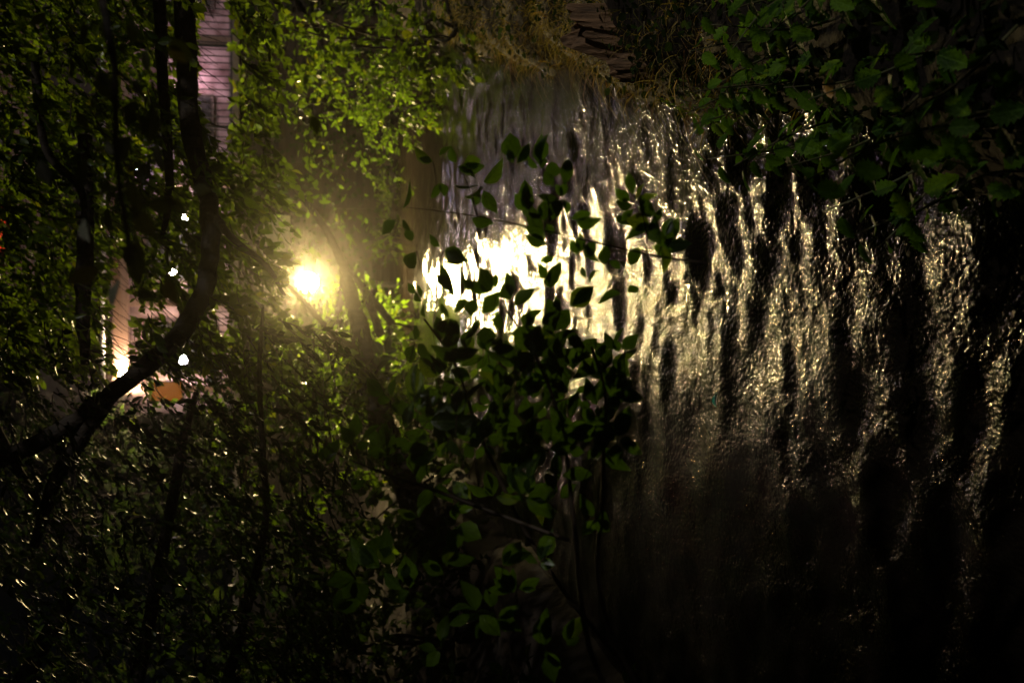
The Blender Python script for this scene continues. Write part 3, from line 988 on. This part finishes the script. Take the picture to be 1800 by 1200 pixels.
# ------------------------------------------------------------------ near blurred branch, high up by the camera
nb = np.array([1.5, 1.1, float(ground_z(1.5, 1.1)) - 0.1])
nr_ = Plant('near_sapling', nb, 'out of focus near branch with large leaves paled grey green as if lit', 'sapling', None, 'leaf_near_lit')
nr_.limb([nb, nb + [0, 0.1, 1.2], nb + [-0.1, 0.3, 2.4], P(120, -250, 1.9), P(170, -60, 1.9)], [0.03, 0.026, 0.02, 0.012, 0.009], 'trunk', 8)
nr_.limb([P(170, -60, 1.9), P(200, 120, 1.85), P(205, 280, 1.8), P(225, 420, 1.8), P(240, 500, 1.75)], [0.008, 0.006, 0.005, 0.004, 0.002])
nr_.limb([P(200, 120, 1.85), P(260, 180, 1.85), P(285, 260, 1.85)], [0.004, 0.003, 0.002])
nr_.limb([P(170, -60, 1.9), P(420, -90, 2.0), P(560, 60, 2.1), P(585, 200, 2.1)], [0.005, 0.003, 0.002, 0.001])
for i in range(41):
    if i < 40:
        v = random.uniform(20, 520)
        u = 205 + (v - 100) * 0.06 + random.gauss(0, 48)
    else:
        u, v = random.gauss(580, 14), random.gauss(200, 40)
    c = P(u, v, random.uniform(1.65, 2.1))
    yd = LEFT * random.uniform(0.4, 1) + RGT * random.uniform(-0.4, 0.7) + rng.normal(0, 0.25, 3)
    nr_.leaf(c, yd, unit(CAM - c) * 0.6 + UP * 0.4 + rng.normal(0, 0.4, 3), random.uniform(0.035, 0.06), 'ovate', 0.9)
nr_.finish()

# ------------------------------------------------------------------ nettles on the right bank
def nettle(x, y, h, label, lean):
    g0 = float(ground_z(x, y))
    base = np.array([x, y, g0 - 0.03])
    pl = Plant('nettle', base, label, 'nettle', 'nettles on the right bank', 'leaf_nettle')
    top = base + np.array([lean[0], lean[1], h])
    mid = (base + top) / 2 + np.array([0.03, 0, 0.05]) * random.uniform(-1, 1)
    pl.limb([base, mid, top], [0.005, 0.004, 0.002], 'stem', 5, 5, M['stem'])
    n = max(3, int(h / 0.085))
    a0 = random.uniform(0, 3)
    for i in range(n):
        t = 0.3 + 0.7 * (i + 0.5) / n
        p = (1 - t) ** 2 * base + 2 * t * (1 - t) * mid + t * t * top
        a0 += math.pi / 2 + random.uniform(-0.3, 0.3)
        sz = 0.098 * (1.05 - 0.55 * t) * random.uniform(0.85, 1.15) + 0.02
        for s in (0, math.pi):
            dd = np.array([math.cos(a0 + s), math.sin(a0 + s), -0.35 - 0.3 * random.random()])
            pl.twig([p, p + dd * 0.03], 0.0016, n=4)
            pl.leaf(p + dd * 0.03, dd, UP + np.array([math.cos(a0 + s), math.sin(a0 + s), 0]) * 0.5 + rng.normal(0, 0.3, 3), sz, 'nettle', random.uniform(0.9, 1.1))
    return pl.finish()


NET = []
for i in range(6000):
    y = random.uniform(2.6, 8.0)
    x = float(bank_r(y)) + random.uniform(0.05, 1.2)
    h = random.uniform(0.3, 0.75)
    u, v, d = project(np.array([x - 0.05, y, float(ground_z(x, y)) + h]))
    lo = 260 if u < 1450 else 390
    if not (1180 < u < 1860 and -60 < v < lo - 40):
        continue
    if u < 1330 and v < 130 and random.random() < 0.8:
        continue
    if any((x - a) ** 2 + (y - b_) ** 2 < 0.03 for a, b_, *_ in NET):
        continue
    NET.append((x, y, h, u, v))
    if len(NET) >= 66:
        break
NET.sort(key=lambda t: t[3])
ORD = ['first', 'second', 'third', 'fourth', 'fifth', 'sixth', 'seventh', 'eighth', 'ninth', 'tenth', 'eleventh', 'twelfth', 'thirteenth', 'fourteenth', 'fifteenth', 'sixteenth']
seen = {}
for (x, y, h, u, v) in NET:
    hh = 'tall' if h > 0.58 else ('medium' if h > 0.43 else 'short')
    where = 'beside the rotten stakes' if u < 1340 else ('at the river edge' if v > 170 else 'up the bank')
    k = seen[(hh, where)] = seen.get((hh, where), -1) + 1
    if k >= len(ORD):
        continue
    nettle(x, y, h, f'{ORD[k]} {hh} nettle {where}, counting away from the golden grass', (-random.uniform(0.05, 0.3), -random.uniform(-0.1, 0.15)))

# ------------------------------------------------------------------ rotten stakes, fern, grass, dry leaf, teal scrap
def stake(x, y, w, h, label, lean):
    g0 = float(ground_z(x, y))
    e = empty('rotten_stake', (x, y, g0 - 0.2), label, 'stake', 'rotten stakes in the bank')
    bm = bmesh.new()
    n, rows = 40, 14
    ph = [random.uniform(0, 6.28) for _ in range(6)]
    rings = []
    for r_ in range(rows):
        t = r_ / (rows - 1)
        ring = []
        for k in range(n):
            an = 2 * math.pi * k / n
            groove = 0.07 * math.sin(9 * an + ph[0] + t) + 0.05 * math.sin(17 * an + ph[1] + 2 * t) + 0.12 * math.sin(2 * an + ph[2]) + 0.08 * math.sin(3 * an + ph[3] + 1.5 * t)
            rr = w * (1 + groove + random.uniform(-0.015, 0.015)) * (1.15 - 0.3 * t ** 2)
            top = (h + 0.2) * (1 - 0.22 * (0.5 + 0.5 * math.sin(2 * an + ph[4])) - 0.1 * (0.5 + 0.5 * math.sin(7 * an + ph[5])) - random.uniform(0, 0.05))
            ring.append(bm.verts.new((rr * math.cos(an) + lean[0] * t, 0.6 * rr * math.sin(an) + lean[1] * t, t * top)))
        rings.append(ring)
    cv = bm.verts.new((lean[0], lean[1], (h + 0.2) * 0.7))
    for a, b_ in zip(rings[:-1], rings[1:]):
        for k in range(n):
            bm.faces.new((a[k], a[(k + 1) % n], b_[(k + 1) % n], b_[k]))
    for k in range(n):
        bm.faces.new((rings[-1][k], rings[-1][(k + 1) % n], cv))
    me = bpy.data.meshes.new('wood')
    bm.to_mesh(me)
    bm.free()
    link('wood', me, M['rotten'], e)
    return e


stake(1.75, 6.3, 0.13, 0.32, 'broad rotten wooden stake at the top edge between grass and nettles', (0.05, 0.02))
stake(1.52, 5.95, 0.09, 0.2, 'shorter rotten stake overgrown by the small fern', (-0.03, 0.02))

fc = P(1275, 140, 5.9)
fg = float(ground_z(fc[0], fc[1]))
fern = Plant('fern', (fc[0], fc[1], fg), 'small feathery fern hanging over the water below the rotten stakes', 'fern', None, 'leaf_bush')
for k in range(22):
    dd = np.array([random.uniform(-1, 0.5), random.uniform(-0.9, 0.3), random.uniform(-0.3, 0.7)])
    base = np.array([fc[0], fc[1], max(fc[2], fg)]) + rng.normal(0, 0.07, 3)
    fern.spray(base, dd, random.uniform(0.16, 0.3), 16, 0.032, 'narrow', droop=0.8, jit=0.3, r=0.0025)
fern.finish()


def blades(name, label, mat, n, gen):
    V, F = [], []
    for _ in range(n):
        base, d0, L, w = gen()
        d0 = unit(d0)
        side = unit(np.cross(d0, [random.uniform(-1, 1), random.uniform(-1, 1), 0.3]))
        k0 = len(V)
        for i in range(5):
            t = i / 4
            c = base + d0 * L * t + np.array([-0.15, -0.05, -0.75]) * L * t * t
            ww = w * (1 - t * 0.9)
            V += [c - side * ww, c + side * ww]
        F += [(k0 + 2 * i, k0 + 2 * i + 1, k0 + 2 * i + 3, k0 + 2 * i + 2) for i in range(4)]
    me = np_mesh(name, np.array(V), [i for q in F for i in q], [4] * len(F))
    o = link(name, me, M[mat])
    return tag(o, label, name.replace('_', ' '), kind='stuff')


def gen_grass():
    y = random.uniform(6.3, 14.0) if random.random() < 0.85 else random.uniform(4.6, 6.5)
    x = float(bank_r(y)) + abs(random.gauss(0.25, 0.3)) + 0.05
    return np.array([x, y, float(ground_z(x, y)) - 0.01]), np.array([random.uniform(-0.9, 0.5), random.uniform(-0.6, 0.4), random.uniform(0.4, 1)]), random.uniform(0.12, 0.42), random.uniform(0.002, 0.0045)


def gen_straw():
    y = random.uniform(4.8, 12.0)
    x = float(bank_r(y)) + random.uniform(-0.1, 0.5)
    return np.array([x, y, float(ground_z(x, y)) + 0.02]), np.array([random.uniform(-1, 0.1), random.uniform(-0.7, 0.4), random.uniform(0, 0.7)]), random.uniform(0.15, 0.5), random.uniform(0.0015, 0.003)


blades('grass', 'golden green grass drooping from the right bank over the water', 'grass', 2600, gen_grass)
gc = Plant('ground_ivy', (1.5, 5.0, float(ground_z(1.5, 5.0))), 'low dark creeping ground cover on the right bank', 'ground cover', None, 'leaf_matte')
for i in range(2600):
    y = random.uniform(1.5, 16) if i % 3 else random.uniform(2.5, 6)
    x = float(bank_r(y)) + abs(random.gauss(0, 0.9)) + 0.02
    p = np.array([x, y, float(ground_z(x, y)) + random.uniform(0.01, 0.1)])
    gc.leaf(p, np.array([random.uniform(-1, 0.6), random.uniform(-1, 0.7), random.uniform(-0.4, 0.4)]), UP + np.array([-0.5, -0.3, 0]) + rng.normal(0, 0.4, 3), random.uniform(0.03, 0.065), random.choice(('round', 'ovate')))
gc.finish()
blades('straw', 'dry straw stalks hanging from the right bank', 'straw', 320, gen_straw)

dl = P(1461, 152, 3.75)
v, f = TEMPL['round']
me = np_mesh('dry_leaf', v * np.array([0.055, 0.085, 0.09]), [i for q in f for i in q], [len(q) for q in f])
o = link('dry_leaf', me, M['dry_leaf'])
Fm = frame(UPV * 0.9 - RGT * 0.2, unit(CAM - dl) + UPV * 0.5)
q = dl - UPV * 0.04
o.matrix_world = Matrix(((*Fm[0], q[0]), (*Fm[1], q[1]), (*Fm[2], q[2]), (0, 0, 0, 1)))
tag(o, 'pale tan dry leaf caught among the dark nettles', 'leaf')

# teal scrap floating in the river
uu, vv_ = 1262, 691
ray = FWD + (uu - 900) / FPX * RGT + (600 - vv_) / FPX * UPV
tpos = CAM + ray * (-(CAM_H - 0.035) / ray[2])
v, f = TEMPL['round']
me = np_mesh('plastic_scrap', v * np.array([0.085, 0.075, 0.2]) + np.array([0, 0, 0.0]), [i for q in f for i in q], [len(q) for q in f])
o = link('plastic_scrap', me, M['teal'])
o.location = tuple(tpos)
o.rotation_euler = (0.5, 0.1, 1.9)
tag(o, 'small teal plastic scrap floating in the dark river', 'litter')

# ------------------------------------------------------------------ thin haze added for the glow round the lamps
hz = MB((0, 0, 0))
hz.box(-58, 58, -33, 58, -1.6, 17)
m = bpy.data.materials.new('halo_haze')
m.use_nodes = True
nt = m.node_tree
nt.nodes.remove(nt.nodes['Principled BSDF'])
pv = nt.nodes.new('ShaderNodeVolumePrincipled')
pv.inputs['Color'].default_value = (1.0, 0.93, 0.8, 1)
pv.inputs['Density'].default_value = 0.0011
pv.inputs['Anisotropy'].default_value = 0.955
nt.links.new(pv.outputs[0], nt.nodes['Material Output'].inputs['Volume'])
tag(hz.build('haze', m), 'thin night haze added for the glow round the lamps', 'haze', kind='stuff')
